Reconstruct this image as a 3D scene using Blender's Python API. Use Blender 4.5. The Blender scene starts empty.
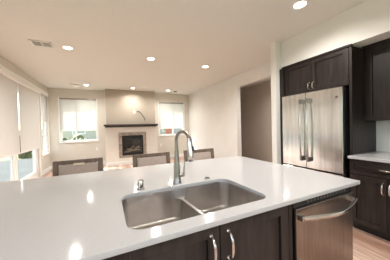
import bpy, bmesh, math, random
from mathutils import Vector, Matrix
random.seed(7)
scene = bpy.context.scene
C = scene.collection
PI = math.pi
R = math.radians

# ------------------------------------------------------------------ camera
cam_d = bpy.data.cameras.new('camera')
cam_d.sensor_fit = 'HORIZONTAL'
cam_d.sensor_width = 36.0
cam_d.lens = 187.85 / 390 * 36.0
cam_d.clip_start = 0.02
cam_d.clip_end = 300
cam = bpy.data.objects.new('camera', cam_d)
C.objects.link(cam)
yaw, pitch, roll = R(25.222), R(-1.105), R(-1.513)
fw = Vector((math.sin(yaw) * math.cos(pitch), math.cos(yaw) * math.cos(pitch), math.sin(pitch)))
ri = Vector((math.cos(yaw), -math.sin(yaw), 0))
up = ri.cross(fw)
ri2 = ri * math.cos(roll) + up * math.sin(roll)
up2 = -ri * math.sin(roll) + up * math.cos(roll)
m = Matrix((ri2, up2, -fw)).transposed().to_4x4()
m.translation = Vector((0, 0, 1.323))
cam.matrix_world = m
scene.camera = cam

# ------------------------------------------------------------------ world, sun, exposure
SUN_TO = Vector((-0.62, 0.78, 0)).normalized()
SUN_ELEV = R(42)
world = bpy.data.worlds.new('sky')
scene.world = world
world.use_nodes = True
wn = world.node_tree
wn.nodes.clear()
sky = wn.nodes.new('ShaderNodeTexSky')
sky.sky_type = 'NISHITA'
sky.sun_disc = False
sky.sun_elevation = SUN_ELEV
sky.sun_rotation = math.atan2(SUN_TO.x, SUN_TO.y)
sky.dust_density = 2.5
sky.air_density = 1.0
bg = wn.nodes.new('ShaderNodeBackground')
bg.inputs['Strength'].default_value = 0.24
wo = wn.nodes.new('ShaderNodeOutputWorld')
hs = wn.nodes.new('ShaderNodeHueSaturation')
hs.inputs['Saturation'].default_value = 0.55
wn.links.new(sky.outputs[0], hs.inputs['Color'])
wn.links.new(hs.outputs[0], bg.inputs['Color'])
wn.links.new(bg.outputs[0], wo.inputs['Surface'])
sd = bpy.data.lights.new('sun', 'SUN')
sd.energy = 6.5
sd.angle = R(0.6)
sd.color = (1.0, 0.93, 0.82)
sun = bpy.data.objects.new('sun', sd)
C.objects.link(sun)
sv = Vector((SUN_TO.x * math.cos(SUN_ELEV), SUN_TO.y * math.cos(SUN_ELEV), math.sin(SUN_ELEV)))
sun.rotation_euler = sv.to_track_quat('Z', 'Y').to_euler()
sun.location = (-8, 10, 8)

CAN_POWER = 33.0          # each recessed ceiling lamp
CAN_COLOR = (1.0, 0.965, 0.91)
vs = scene.view_settings
vs.view_transform = 'Standard'
vs.look = 'None'
vs.gamma = 1.0
vs.use_curve_mapping = False
vs.exposure = 1.84

# ------------------------------------------------------------------ materials
def newmat(name):
    mt = bpy.data.materials.new(name)
    mt.use_nodes = True
    nt = mt.node_tree
    return mt, nt, nt.nodes['Principled BSDF']

def setp(b, **k):
    names = {'color': 'Base Color', 'rough': 'Roughness', 'metal': 'Metallic', 'spec': 'Specular IOR Level',
             'coat': 'Coat Weight', 'coat_rough': 'Coat Roughness', 'aniso': 'Anisotropic'}
    for kk, v in k.items():
        b.inputs[names[kk]].default_value = (*v, 1) if kk == 'color' else v

def noise_chain(nt, scale=(1, 1, 1), nscale=5.0, detail=4.0, coord='Object'):
    tc = nt.nodes.new('ShaderNodeTexCoord')
    mp = nt.nodes.new('ShaderNodeMapping')
    mp.inputs['Scale'].default_value = scale
    nz = nt.nodes.new('ShaderNodeTexNoise')
    nz.inputs['Scale'].default_value = nscale
    nz.inputs['Detail'].default_value = detail
    nt.links.new(tc.outputs[coord], mp.inputs['Vector'])
    nt.links.new(mp.outputs[0], nz.inputs['Vector'])
    return nz

def ramp(nt, fac, c0, c1, p0=0.3, p1=0.7):
    r = nt.nodes.new('ShaderNodeValToRGB')
    r.color_ramp.elements[0].position = p0
    r.color_ramp.elements[0].color = (*c0, 1)
    r.color_ramp.elements[1].position = p1
    r.color_ramp.elements[1].color = (*c1, 1)
    nt.links.new(fac, r.inputs[0])
    return r

def bump(nt, b, fac, strength=0.1, dist=0.01):
    bp = nt.nodes.new('ShaderNodeBump')
    bp.inputs['Strength'].default_value = strength
    bp.inputs['Distance'].default_value = dist
    nt.links.new(fac, bp.inputs['Height'])
    nt.links.new(bp.outputs[0], b.inputs['Normal'])

def plain(name, color, rough=0.5, metal=0.0, spec=0.5, var=0.0, scale=(1, 1, 1), ns=8.0, bmp=0.0):
    mt, nt, b = newmat(name)
    setp(b, color=color, rough=rough, metal=metal, spec=spec)
    if var > 0 or bmp > 0:
        nz = noise_chain(nt, scale, ns)
        if var > 0:
            lo = tuple(c * (1 - var) for c in color)
            hi = tuple(min(1, c * (1 + var)) for c in color)
            r = ramp(nt, nz.outputs['Fac'], lo, hi)
            nt.links.new(r.outputs[0], b.inputs['Base Color'])
        if bmp > 0:
            bump(nt, b, nz.outputs['Fac'], bmp)
    return mt

M = {}
M['wall'] = plain('painted_wall', (0.82, 0.815, 0.79), 0.75, var=0.02, ns=3, bmp=0.0)
M['ceil'] = plain('painted_ceiling', (0.74, 0.74, 0.70), 0.85, var=0.015, ns=30, bmp=0.15)
M['tan'] = plain('tan_wall_paint', (0.70, 0.665, 0.60), 0.75, var=0.02, ns=3)  # tan wall paint, colour darkened because the back and left walls are backlit
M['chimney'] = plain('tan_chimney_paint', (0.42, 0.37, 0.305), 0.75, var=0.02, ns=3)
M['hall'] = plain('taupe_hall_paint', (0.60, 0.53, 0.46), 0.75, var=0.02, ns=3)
M['white'] = plain('white_trim_paint', (0.90, 0.90, 0.88), 0.4, var=0.01, ns=4)
M['vinyl'] = plain('white_vinyl', (0.90, 0.91, 0.90), 0.35, var=0.01, ns=4)
M['tile'] = plain('pale_tile', (0.80, 0.78, 0.73), 0.5, var=0.05, ns=14)
M['black'] = plain('black_metal', (0.02, 0.02, 0.022), 0.35, metal=0.3, var=0.1)
M['blackplastic'] = plain('black_plastic', (0.018, 0.018, 0.02), 0.35, var=0.1)
M['chrome'] = plain('polished_chrome', (0.66, 0.64, 0.62), 0.12, metal=1.0, var=0.02)
M['nickel'] = plain('brushed_nickel', (0.34, 0.315, 0.29), 0.28, metal=1.0, var=0.04, scale=(1, 1, 12), ns=20)
M['mantelwood'] = plain('dark_mantel_wood', (0.045, 0.033, 0.028), 0.4, var=0.3, scale=(1, 12, 12), ns=4)
M['plate'] = plain('white_plate_plastic', (0.85, 0.84, 0.80), 0.35, var=0.01)
M['brass'] = plain('pale_cream_grip', (0.80, 0.66, 0.50), 0.4, var=0.02)
M['cable'] = plain('dark_cable', (0.08, 0.07, 0.06), 0.5, var=0.1)
M['log'] = plain('charred_log', (0.26, 0.19, 0.14), 0.8, var=0.4, ns=25, bmp=0.4)
M['badge'] = plain('dark_badge_enamel', (0.10, 0.09, 0.09), 0.3, var=0.1)
M['grille'] = plain('vent_white', (0.88, 0.87, 0.84), 0.5, var=0.01)
M['void'] = plain('duct_dark', (0.05, 0.045, 0.04), 0.8, var=0.2)
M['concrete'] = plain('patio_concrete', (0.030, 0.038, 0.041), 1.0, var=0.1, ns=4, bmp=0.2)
M['fence'] = plain('grey_fence_paint', (0.42, 0.45, 0.46), 0.6, var=0.05, scale=(8, 8, 1), ns=3)
M['siding'] = plain('grey_siding', (0.45, 0.44, 0.42), 0.7, var=0.05)
M['beige'] = plain('beige_stucco', (0.50, 0.46, 0.38), 0.8, var=0.05, ns=10)
M['roof'] = plain('roof_shingle', (0.16, 0.15, 0.15), 0.85, var=0.2, ns=30)
M['bark'] = plain('tree_bark', (0.12, 0.08, 0.05), 0.9, var=0.3, ns=20, bmp=0.4)
M['redpaint'] = plain('rust_red_paint', (0.42, 0.13, 0.08), 0.6, var=0.1)

def make_grass():
    mt, nt, b = newmat('lawn_grass')
    nz = noise_chain(nt, (1, 1, 1), 3.0, 6)
    r = ramp(nt, nz.outputs['Fac'], (0.07, 0.12, 0.03), (0.20, 0.24, 0.08))
    nt.links.new(r.outputs[0], b.inputs['Base Color'])
    b.inputs['Roughness'].default_value = 0.9
    return mt
M['grass'] = make_grass()

def make_leaf():
    mt, nt, b = newmat('foliage')
    nz = noise_chain(nt, (1, 1, 1), 5.0, 6)
    r = ramp(nt, nz.outputs['Fac'], (0.035, 0.05, 0.015), (0.13, 0.14, 0.05))
    nt.links.new(r.outputs[0], b.inputs['Base Color'])
    b.inputs['Roughness'].default_value = 0.8
    bump(nt, b, nz.outputs['Fac'], 0.6, 0.1)
    return mt
M['leaf'] = make_leaf()

def make_wood(name, dark, light, sc, rough=0.42, spec=0.35):
    mt, nt, b = newmat(name)
    nz = noise_chain(nt, sc, 3.0, 8)
    r = ramp(nt, nz.outputs['Fac'], dark, light, 0.32, 0.68)
    nt.links.new(r.outputs[0], b.inputs['Base Color'])
    b.inputs['Roughness'].default_value = rough
    b.inputs['Specular IOR Level'].default_value = spec
    bump(nt, b, nz.outputs['Fac'], 0.06, 0.004)
    return mt
M['cab'] = make_wood('espresso_wood', (0.011, 0.008, 0.0075), (0.034, 0.024, 0.0215), (9, 9, 0.9))
M['cabh'] = make_wood('espresso_wood_level_grain', (0.011, 0.008, 0.0075), (0.034, 0.024, 0.0215), (0.9, 0.9, 9))
M['chairwood'] = make_wood('weathered_grey_wood', (0.10, 0.068, 0.050), (0.20, 0.145, 0.11), (6, 6, 2), 0.6)

def make_floor():
    mt, nt, b = newmat('oak_plank_floor')
    tc = nt.nodes.new('ShaderNodeTexCoord')
    mp = nt.nodes.new('ShaderNodeMapping')
    mp.inputs['Rotation'].default_value = (0, 0, R(90))
    br = nt.nodes.new('ShaderNodeTexBrick')
    br.inputs['Scale'].default_value = 1.0
    br.inputs['Brick Width'].default_value = 1.3
    br.inputs['Row Height'].default_value = 0.115
    br.inputs['Mortar Size'].default_value = 0.0015
    br.inputs['Color1'].default_value = (0.34, 0.185, 0.125, 1)
    br.inputs['Color2'].default_value = (0.80, 0.60, 0.49, 1)
    br.inputs['Mortar'].default_value = (0.10, 0.06, 0.04, 1)
    br.offset = 0.37
    nt.links.new(tc.outputs['Object'], mp.inputs['Vector'])
    nt.links.new(mp.outputs[0], br.inputs['Vector'])
    nz = noise_chain(nt, (14, 1.2, 1), 3.0, 8)
    r = ramp(nt, nz.outputs['Fac'], (0.55, 0.52, 0.52), (1.2, 1.2, 1.2), 0.3, 0.7)
    mx = nt.nodes.new('ShaderNodeMix')
    mx.data_type = 'RGBA'
    mx.blend_type = 'MULTIPLY'
    mx.inputs[0].default_value = 1.0
    nt.links.new(br.outputs['Color'], mx.inputs[6])
    nt.links.new(r.outputs[0], mx.inputs[7])
    nt.links.new(mx.outputs[2], b.inputs['Base Color'])
    b.inputs['Roughness'].default_value = 0.38
    return mt
M['floor'] = make_floor()

def make_quartz():
    mt, nt, b = newmat('white_quartz')
    nz = noise_chain(nt, (1, 1, 1), 220.0, 2)
    r = ramp(nt, nz.outputs['Fac'], (0.44, 0.432, 0.44), (0.465, 0.457, 0.465), 0.35, 0.6)
    nt.links.new(r.outputs[0], b.inputs['Base Color'])
    b.inputs['Roughness'].default_value = 0.09
    b.inputs['Specular IOR Level'].default_value = 0.3
    return mt
M['quartz'] = make_quartz()

def make_steel(name, c0, c1, sc, rough, ns=3.0):
    mt, nt, b = newmat(name)
    nz = noise_chain(nt, sc, ns, 6)
    r = ramp(nt, nz.outputs['Fac'], c0, c1, 0.3, 0.7)
    nt.links.new(r.outputs[0], b.inputs['Base Color'])
    b.inputs['Metallic'].default_value = 1.0
    b.inputs['Roughness'].default_value = rough
    bump(nt, b, nz.outputs['Fac'], 0.03, 0.002)
    return mt
M['steel'] = make_steel('brushed_steel', (0.62, 0.625, 0.61), (0.86, 0.87, 0.85), (1, 7, 0.35), 0.2)
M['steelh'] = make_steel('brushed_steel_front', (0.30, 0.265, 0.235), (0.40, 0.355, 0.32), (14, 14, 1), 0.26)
M['sink'] = make_steel('satin_sink_steel', (0.50, 0.47, 0.45), (0.60, 0.57, 0.55), (3, 10, 3), 0.30)

def make_mosaic():
    mt, nt, b = newmat('stone_mosaic')
    tc = nt.nodes.new('ShaderNodeTexCoord')
    mp = nt.nodes.new('ShaderNodeMapping')
    mp.inputs['Rotation'].default_value = (R(90), 0, 0)
    br = nt.nodes.new('ShaderNodeTexBrick')
    br.inputs['Scale'].default_value = 1.0
    br.inputs['Brick Width'].default_value = 0.055
    br.inputs['Row Height'].default_value = 0.05
    br.inputs['Mortar Size'].default_value = 0.004
    br.inputs['Color1'].default_value = (0.24, 0.20, 0.165, 1)
    br.inputs['Color2'].default_value = (0.50, 0.44, 0.37, 1)
    br.inputs['Mortar'].default_value = (0.40, 0.36, 0.31, 1)
    nt.links.new(tc.outputs['Object'], mp.inputs['Vector'])
    nt.links.new(mp.outputs[0], br.inputs['Vector'])
    nt.links.new(br.outputs['Color'], b.inputs['Base Color'])
    b.inputs['Roughness'].default_value = 0.4
    return mt
M['mosaic'] = make_mosaic()

def make_fabric():
    mt, nt, b = newmat('taupe_upholstery')
    nz = noise_chain(nt, (1, 1, 1), 90.0, 4)
    r = ramp(nt, nz.outputs['Fac'], (0.40, 0.315, 0.27), (0.52, 0.42, 0.37))
    nt.links.new(r.outputs[0], b.inputs['Base Color'])
    b.inputs['Roughness'].default_value = 0.85
    bump(nt, b, nz.outputs['Fac'], 0.3, 0.003)
    return mt
M['fabric'] = make_fabric()

def make_shade(name, col, transl, clear):
    mt = bpy.data.materials.new(name)
    mt.use_nodes = True
    nt = mt.node_tree
    nt.nodes.clear()
    out = nt.nodes.new('ShaderNodeOutputMaterial')
    df = nt.nodes.new('ShaderNodeBsdfDiffuse')
    df.inputs['Color'].default_value = (*col, 1)
    tl = nt.nodes.new('ShaderNodeBsdfTranslucent')
    tl.inputs['Color'].default_value = (*col, 1)
    tr = nt.nodes.new('ShaderNodeBsdfTransparent')
    m1 = nt.nodes.new('ShaderNodeMixShader')
    m1.inputs[0].default_value = transl
    m2 = nt.nodes.new('ShaderNodeMixShader')
    wv = noise_chain(nt, (1, 1, 1), 400, 1)
    mr = nt.nodes.new('ShaderNodeMapRange')
    mr.inputs['To Min'].default_value = clear * 0.9
    mr.inputs['To Max'].default_value = clear * 1.1
    nt.links.new(wv.outputs['Fac'], mr.inputs['Value'])
    nt.links.new(mr.outputs[0], m2.inputs[0])
    nt.links.new(df.outputs[0], m1.inputs[1])
    nt.links.new(tl.outputs[0], m1.inputs[2])
    nt.links.new(m1.outputs[0], m2.inputs[1])
    nt.links.new(tr.outputs[0], m2.inputs[2])
    nt.links.new(m2.outputs[0], out.inputs['Surface'])
    return mt
M['shade'] = make_shade('solar_shade_fabric', (0.84, 0.82, 0.79), 0.30, 0.015)
M['screen'] = make_shade('sheer_solar_screen', (0.78, 0.78, 0.76), 0.24, 0.13)

def make_glass():
    mt = bpy.data.materials.new('window_glass')
    mt.use_nodes = True
    nt = mt.node_tree
    nt.nodes.clear()
    out = nt.nodes.new('ShaderNodeOutputMaterial')
    tr = nt.nodes.new('ShaderNodeBsdfTransparent')
    tr.inputs['Color'].default_value = (0.93, 0.96, 0.96, 1)
    gl = nt.nodes.new('ShaderNodeBsdfGlossy')
    gl.inputs['Roughness'].default_value = 0.02
    lw = nt.nodes.new('ShaderNodeLayerWeight')
    pw = nt.nodes.new('ShaderNodeMath')
    pw.operation = 'POWER'
    pw.inputs[1].default_value = 5.0
    nt.links.new(lw.outputs['Facing'], pw.inputs[0])
    fr = nt.nodes.new('ShaderNodeMapRange')
    fr.inputs['To Min'].default_value = 0.025
    fr.inputs['To Max'].default_value = 0.18
    nt.links.new(pw.outputs[0], fr.inputs['Value'])
    mx = nt.nodes.new('ShaderNodeMixShader')
    nt.links.new(fr.outputs[0], mx.inputs[0])
    nt.links.new(tr.outputs[0], mx.inputs[1])
    nt.links.new(gl.outputs[0], mx.inputs[2])
    nt.links.new(mx.outputs[0], out.inputs['Surface'])
    return mt
M['glass'] = make_glass()

def make_emit(name, col, s):
    mt, nt, b = newmat(name)
    setp(b, color=(0.9, 0.88, 0.84), rough=0.4)
    b.inputs['Emission Color'].default_value = (*col, 1)
    b.inputs['Emission Strength'].default_value = s
    return mt
M['lamp'] = make_emit('lit_lamp_lens', (1.0, 0.90, 0.76), 5.0)

# ------------------------------------------------------------------ helpers
def BM():
    return bmesh.new()

def bx(bm, x0, x1, y0, y1, z0, z1, bev=0.0, seg=2):
    t = bmesh.new()
    bmesh.ops.create_cube(t, size=1.0)
    for v in t.verts:
        v.co = Vector(((x0 + x1) / 2 + v.co.x * (x1 - x0), (y0 + y1) / 2 + v.co.y * (y1 - y0), (z0 + z1) / 2 + v.co.z * (z1 - z0)))
    if bev > 0:
        bmesh.ops.bevel(t, geom=list(t.edges), offset=bev, segments=seg, affect='EDGES', profile=0.7)
    merge(bm, t)
    return bm

def merge(bm, t):
    me = bpy.data.meshes.new('tmp')
    t.to_mesh(me)
    t.free()
    bm.from_mesh(me)
    bpy.data.meshes.remove(me)

def lathe(bm, prof, center, axis='Z', n=24):
    """prof: list of (radius, height) along the axis"""
    rings = []
    c = Vector(center)
    for r, h in prof:
        ring = []
        for i in range(n):
            a = 2 * PI * i / n
            p = (r * math.cos(a), r * math.sin(a), h)
            if axis == 'X':
                p = (p[2], p[0], p[1])
            elif axis == 'Y':
                p = (p[1], p[2], p[0])
            ring.append(bm.verts.new(c + Vector(p)))
        rings.append(ring)
    for a, b in zip(rings, rings[1:]):
        for i in range(n):
            bm.faces.new((a[i], a[(i + 1) % n], b[(i + 1) % n], b[i]))
    for ring in (rings[0], rings[-1]):
        try:
            bm.faces.new(ring)
        except ValueError:
            pass
    return bm

def tube(bm, pts, rad, n=12, flat=None):
    """sweep a circle along pts; rad a number or list; flat=(vector, factor) squashes across a direction"""
    pts = [Vector(p) for p in pts]
    rings = []
    ref = None
    for i, p in enumerate(pts):
        if i == 0:
            d = pts[1] - pts[0]
        elif i == len(pts) - 1:
            d = pts[-1] - pts[-2]
        else:
            d = (pts[i + 1] - pts[i - 1])
        d.normalize()
        if ref is None:
            ref = Vector((0, 0, 1)) if abs(d.z) < 0.9 else Vector((1, 0, 0))
        s = d.cross(ref).normalized()
        ref = s.cross(d).normalized()
        r = rad[i] if isinstance(rad, (list, tuple)) else rad
        ring = []
        for k in range(n):
            a = 2 * PI * k / n
            o = (s * math.cos(a) + ref * math.sin(a)) * r
            if flat:
                fv, ff = flat
                o = o - fv * (o.dot(fv)) * (1 - ff)
            ring.append(bm.verts.new(p + o))
        rings.append(ring)
    for a, b in zip(rings, rings[1:]):
        for i in range(n):
            bm.faces.new((a[i], a[(i + 1) % n], b[(i + 1) % n], b[i]))
    bm.faces.new(rings[0])
    bm.faces.new(rings[-1])
    return bm

def curve_pts(ctrl, n=24):
    """Catmull-Rom through ctrl"""
    P = [Vector(c) for c in ctrl]
    P = [P[0] * 2 - P[1]] + P + [P[-1] * 2 - P[-2]]
    out = []
    segs = len(P) - 3
    per = max(2, n // segs)
    for s in range(segs):
        p0, p1, p2, p3 = P[s:s + 4]
        for k in range(per):
            t = k / per
            out.append(0.5 * ((2 * p1) + (p2 - p0) * t + (2 * p0 - 5 * p1 + 4 * p2 - p3) * t * t + (3 * p1 - p0 - 3 * p2 + p3) * t ** 3))
    out.append(P[-2])
    return out

def obj(name, bm, mat, parent=None, smooth=False):
    bmesh.ops.recalc_face_normals(bm, faces=bm.faces)
    me = bpy.data.meshes.new(name)
    off = Vector((0, 0, 0))
    p = parent
    while p is not None:
        off += Vector(p.location)
        p = p.parent
    if off.length > 0:
        for v in bm.verts:
            v.co -= off
    bm.to_mesh(me)
    bm.free()
    me.materials.append(mat)
    if smooth:
        for f in me.polygons:
            f.use_smooth = True
        try:
            me.set_sharp_from_angle(angle=R(40))
        except Exception:
            pass
    o = bpy.data.objects.new(name, me)
    C.objects.link(o)
    if parent:
        o.parent = parent
    return o

def thing(name, label, cat, loc=(0, 0, 0), group=None):
    o = bpy.data.objects.new(name, None)
    C.objects.link(o)
    o.empty_display_size = 0.1
    o.location = loc
    o['label'] = label
    o['category'] = cat
    if group:
        o['group'] = group
    return o

def tag(o, label, cat, group=None, kind=None):
    o['label'] = label
    o['category'] = cat
    if group:
        o['group'] = group
    if kind:
        o['kind'] = kind
    return o

def struct(name, bm, mat, parent=None, smooth=False):
    o = obj(name, bm, mat, parent, smooth)
    if not parent:
        o['kind'] = 'structure'
    return o

def dup(root, loc, label, group=None):
    r = root.copy()
    C.objects.link(r)
    r.location = loc
    r['label'] = label
    if group:
        r['group'] = group
    for ch in list(root.children):
        c = ch.copy()
        C.objects.link(c)
        c.parent = r
        for g in list(ch.children):
            d = g.copy()
            C.objects.link(d)
            d.parent = c
    return r

def wall_holes_x(bm, x0, x1, ya, yb, za, zb, holes):
    """wall in the YZ plane between x0..x1; holes = (y0,y1,z0,z1) sorted by y"""
    y = ya
    for h in sorted(holes):
        bx(bm, x0, x1, y, h[0], za, zb)
        if h[2] > za:
            bx(bm, x0, x1, h[0], h[1], za, h[2])
        if h[3] < zb:
            bx(bm, x0, x1, h[0], h[1], h[3], zb)
        y = h[1]
    bx(bm, x0, x1, y, yb, za, zb)
    return bm

def wall_holes_y(bm, y0, y1, xa, xb, za, zb, holes):
    x = xa
    for h in sorted(holes):
        bx(bm, x, h[0], y0, y1, za, zb)
        if h[2] > za:
            bx(bm, h[0], h[1], y0, y1, za, h[2])
        if h[3] < zb:
            bx(bm, h[0], h[1], y0, y1, h[3], zb)
        x = h[1]
    bx(bm, x, xb, y0, y1, za, zb)
    return bm

# ------------------------------------------------------------------ room shell
XL, XR, YB, YR, CZ = -1.74, 3.39, 7.79, -2.7, 2.74
CT = 0.915   # worktop height
SL0, SL1 = 2.66, 6.69      # slider opening along the left wall
struct('floor', bx(BM(), XL - 0.16, 5.2, YR - 0.16, YB + 0.16, -0.12, 0.0), M['floor'])
struct('ceiling', bx(BM(), XL - 0.16, 5.2, YR - 0.16, YB + 0.16, CZ, CZ + 0.12), M['ceil'])
W1 = (-1.44, -0.30, 0.90, 2.42)
W2 = (2.00, 3.14, 0.98, 2.38)
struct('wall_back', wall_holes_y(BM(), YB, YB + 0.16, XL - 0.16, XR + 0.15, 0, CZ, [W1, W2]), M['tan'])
WL = (6.97, 7.69, 0.60, 2.42)
KW = (-1.9, 0.9, 0.95, 2.35)
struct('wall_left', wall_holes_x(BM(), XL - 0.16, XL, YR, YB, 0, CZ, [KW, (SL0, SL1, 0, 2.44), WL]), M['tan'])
RW = (-1.2, 2.3, 0.3, 2.35)
struct('wall_rear', wall_holes_y(BM(), YR - 0.16, YR, XL - 0.16, XR + 0.15, 0, CZ, [RW]), M['wall'])
b = BM()
bx(b, XR, XR + 0.15, 4.37, YB, 0, CZ)
bx(b, XR, XR + 0.15, 2.44, 4.37, 2.43, CZ)
struct('wall_right', b, M['wall'])
struct('wall_kitchen', bx(BM(), XR, XR + 0.15, YR, 2.34, 0, CZ), M['wall'])
struct('wall_wing', bx(BM(), 2.66, XR + 0.15, 2.34, 2.44, 0, CZ), M['wall'])
struct('wall_soffit', bx(BM(), 2.80, XR, YR, 2.34, 2.30, CZ), M['wall'])
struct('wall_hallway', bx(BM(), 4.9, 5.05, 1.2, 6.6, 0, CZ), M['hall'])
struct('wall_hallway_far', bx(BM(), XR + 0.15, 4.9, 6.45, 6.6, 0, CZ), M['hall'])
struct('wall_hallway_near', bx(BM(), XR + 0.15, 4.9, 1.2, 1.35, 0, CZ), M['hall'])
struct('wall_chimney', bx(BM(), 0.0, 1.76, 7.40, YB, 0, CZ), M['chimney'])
# baseboards
bh = 0.13
struct('baseboard_back', bx(BM(), XL, 0.0, YB - 0.015, YB, 0, bh, 0.003), M['white'])
struct('baseboard_back_right', bx(BM(), 1.76, XR, YB - 0.015, YB, 0, bh, 0.003), M['white'])
struct('baseboard_right', bx(BM(), XR - 0.015, XR, 4.37, YB - 0.015, 0, bh, 0.003), M['white'])
struct('baseboard_left', bx(BM(), XL, XL + 0.015, SL1 + 0.1, YB - 0.015, 0, bh, 0.003), M['white'])

# ------------------------------------------------------------------ windows and slider
def win_back(name, w, mull):
    x0, x1, z0, z1 = w
    f = 0.045
    b = BM()
    y0, y1 = YB + 0.03, YB + 0.09
    bx(b, x0, x0 + f, y0, y1, z0, z1); bx(b, x1 - f, x1, y0, y1, z0, z1)
    bx(b, x0 + f, x1 - f, y0, y1, z0, z0 + f); bx(b, x0 + f, x1 - f, y0, y1, z1 - f, z1)
    r = struct(name, b, M['vinyl'])
    obj('mullion', bx(BM(), mull - 0.02, mull + 0.02, y0 + .01, y1 - .01, z0 + f, z1 - f), M['vinyl'], r)
    obj('pane', bx(BM(), x0 + f, x1 - f, y0 + 0.025, y0 + 0.033, z0 + f, z1 - f), M['glass'], r)
    b = BM()
    bx(b, x0 - 0.03, x1 + 0.03, YB - 0.03, YB + 0.03, z0 - 0.03, z0, 0.004)
    bx(b, x0 - 0.03, x0 + 0.012, YB - 0.012, YB, z0, z1 + 0.02, 0.002)
    bx(b, x1 - 0.012, x1 + 0.03, YB - 0.012, YB, z0, z1 + 0.02, 0.002)
    obj('window_trim', b, M['white'], r)
    return r
win_back('window_1', W1, -0.98)
win_back('window_2', W2, 2.62)

def win_left(name, w, rail=None, f=0.045, mulls=()):
    y0, y1, z0, z1 = w
    xa, xb = XL - 0.10, XL - 0.05
    b = BM()
    bx(b, xa, xb, y0, y0 + f, z0, z1); bx(b, xa, xb, y1 - f, y1, z0, z1)
    bx(b, xa, xb, y0 + f, y1 - f, z0, z0 + f); bx(b, xa, xb, y0 + f, y1 - f, z1 - f, z1)
    r = struct(name, b, M['vinyl'])
    if rail:
        obj('meeting_rail', bx(BM(), xa + .01, xb - .005, y0 + f, y1 - f, rail - 0.02, rail + 0.02), M['vinyl'], r)
    for q in mulls:
        obj('mullion', bx(BM(), xa + .01, xb - .01, q - 0.03, q + 0.03, z0 + f, z1 - f), M['vinyl'], r)
    obj('pane', bx(BM(), xa + 0.02, xa + 0.028, y0 + f, y1 - f, z0 + f, z1 - f), M['glass'], r)
    return r
w = win_left('window_3', WL, 1.18)
b = BM()
bx(b, XL, XL + 0.012, WL[0] - 0.07, WL[0], 0.5, 2.50, 0.002)
bx(b, XL, XL + 0.012, WL[1], WL[1] + 0.06, 0.5, 2.50, 0.002)
bx(b, XL, XL + 0.03, WL[0] - 0.07, WL[1] + 0.06, 0.56, 0.60, 0.003)
obj('window_trim', b, M['white'], w)
win_left('window_4', KW, None, mulls=(-1.0, 0.0))  # unseen window, added to let daylight into the kitchen end
# unseen rear window, added behind the camera to light the room
b = BM()
x0, x1, z0, z1 = RW
for q in (x0, x0 + 1.15, x1 - 1.2, x1 - 0.05):
    bx(b, q, q + 0.05, YR - 0.1, YR - 0.04, z0, z1)
bx(b, x0, x1, YR - 0.1, YR - 0.04, z0, z0 + 0.05); bx(b, x0, x1, YR - 0.1, YR - 0.04, z1 - 0.05, z1)
r = struct('window_5', b, M['vinyl'])
obj('pane', bx(BM(), x0 + .05, x1 - .05, YR - 0.07, YR - 0.062, z0 + .05, z1 - .05), M['glass'], r)

# sliding patio door
xa, xb = XL - 0.12, XL - 0.04
b = BM()
bx(b, xa, xb, SL0, SL0 + 0.05, 0, 2.44); bx(b, xa, xb, SL1 - 0.05, SL1, 0, 2.44)
bx(b, xa, xb, SL0 + 0.05, SL1 - 0.05, 0, 0.05); bx(b, xa, xb, SL0 + 0.05, SL1 - 0.05, 2.38, 2.44)
door = struct('door_1', b, M['vinyl'])
edges = [SL0 + 0.05, 3.97, 5.30, SL1 - 0.05]
for i in range(3):
    ya, yb_ = edges[i], edges[i + 1]
    xo = xa + 0.01 if i % 2 else xa + 0.04
    b = BM()
    s = 0.085
    bx(b, xo, xo + 0.03, ya - 0.03 * (i > 0), ya + s, 0.05, 2.38); bx(b, xo, xo + 0.03, yb_ - s, yb_ + 0.03 * (i < 2), 0.05, 2.38)
    bx(b, xo, xo + 0.03, ya + s, yb_ - s, 0.05, 0.20); bx(b, xo, xo + 0.03, ya + s, yb_ - s, 2.30, 2.38)
    p = obj('door_panel', b, M['vinyl'], door)
    obj('pane', bx(BM(), xo + 0.011, xo + 0.019, ya + s, yb_ - s, 0.20, 2.30), M['glass'], p)
# casing running over slider and window
b = BM()
bx(b, XL, XL + 0.02, SL0 - 0.08, YB - 0.02, 2.455, 2.535, 0.004)
bx(b, XL, XL + 0.035, SL0 - 0.08, YB - 0.02, 2.525, 2.55, 0.004)
struct('trim_1', b, M['white'])
b = BM()
bx(b, XL, XL + 0.018, SL1, SL1 + 0.075, 0, 2.455, 0.003)
bx(b, XL, XL + 0.018, SL0 - 0.075, SL0, 0, 2.455, 0.003)
struct('trim_2', b, M['white'])

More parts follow.
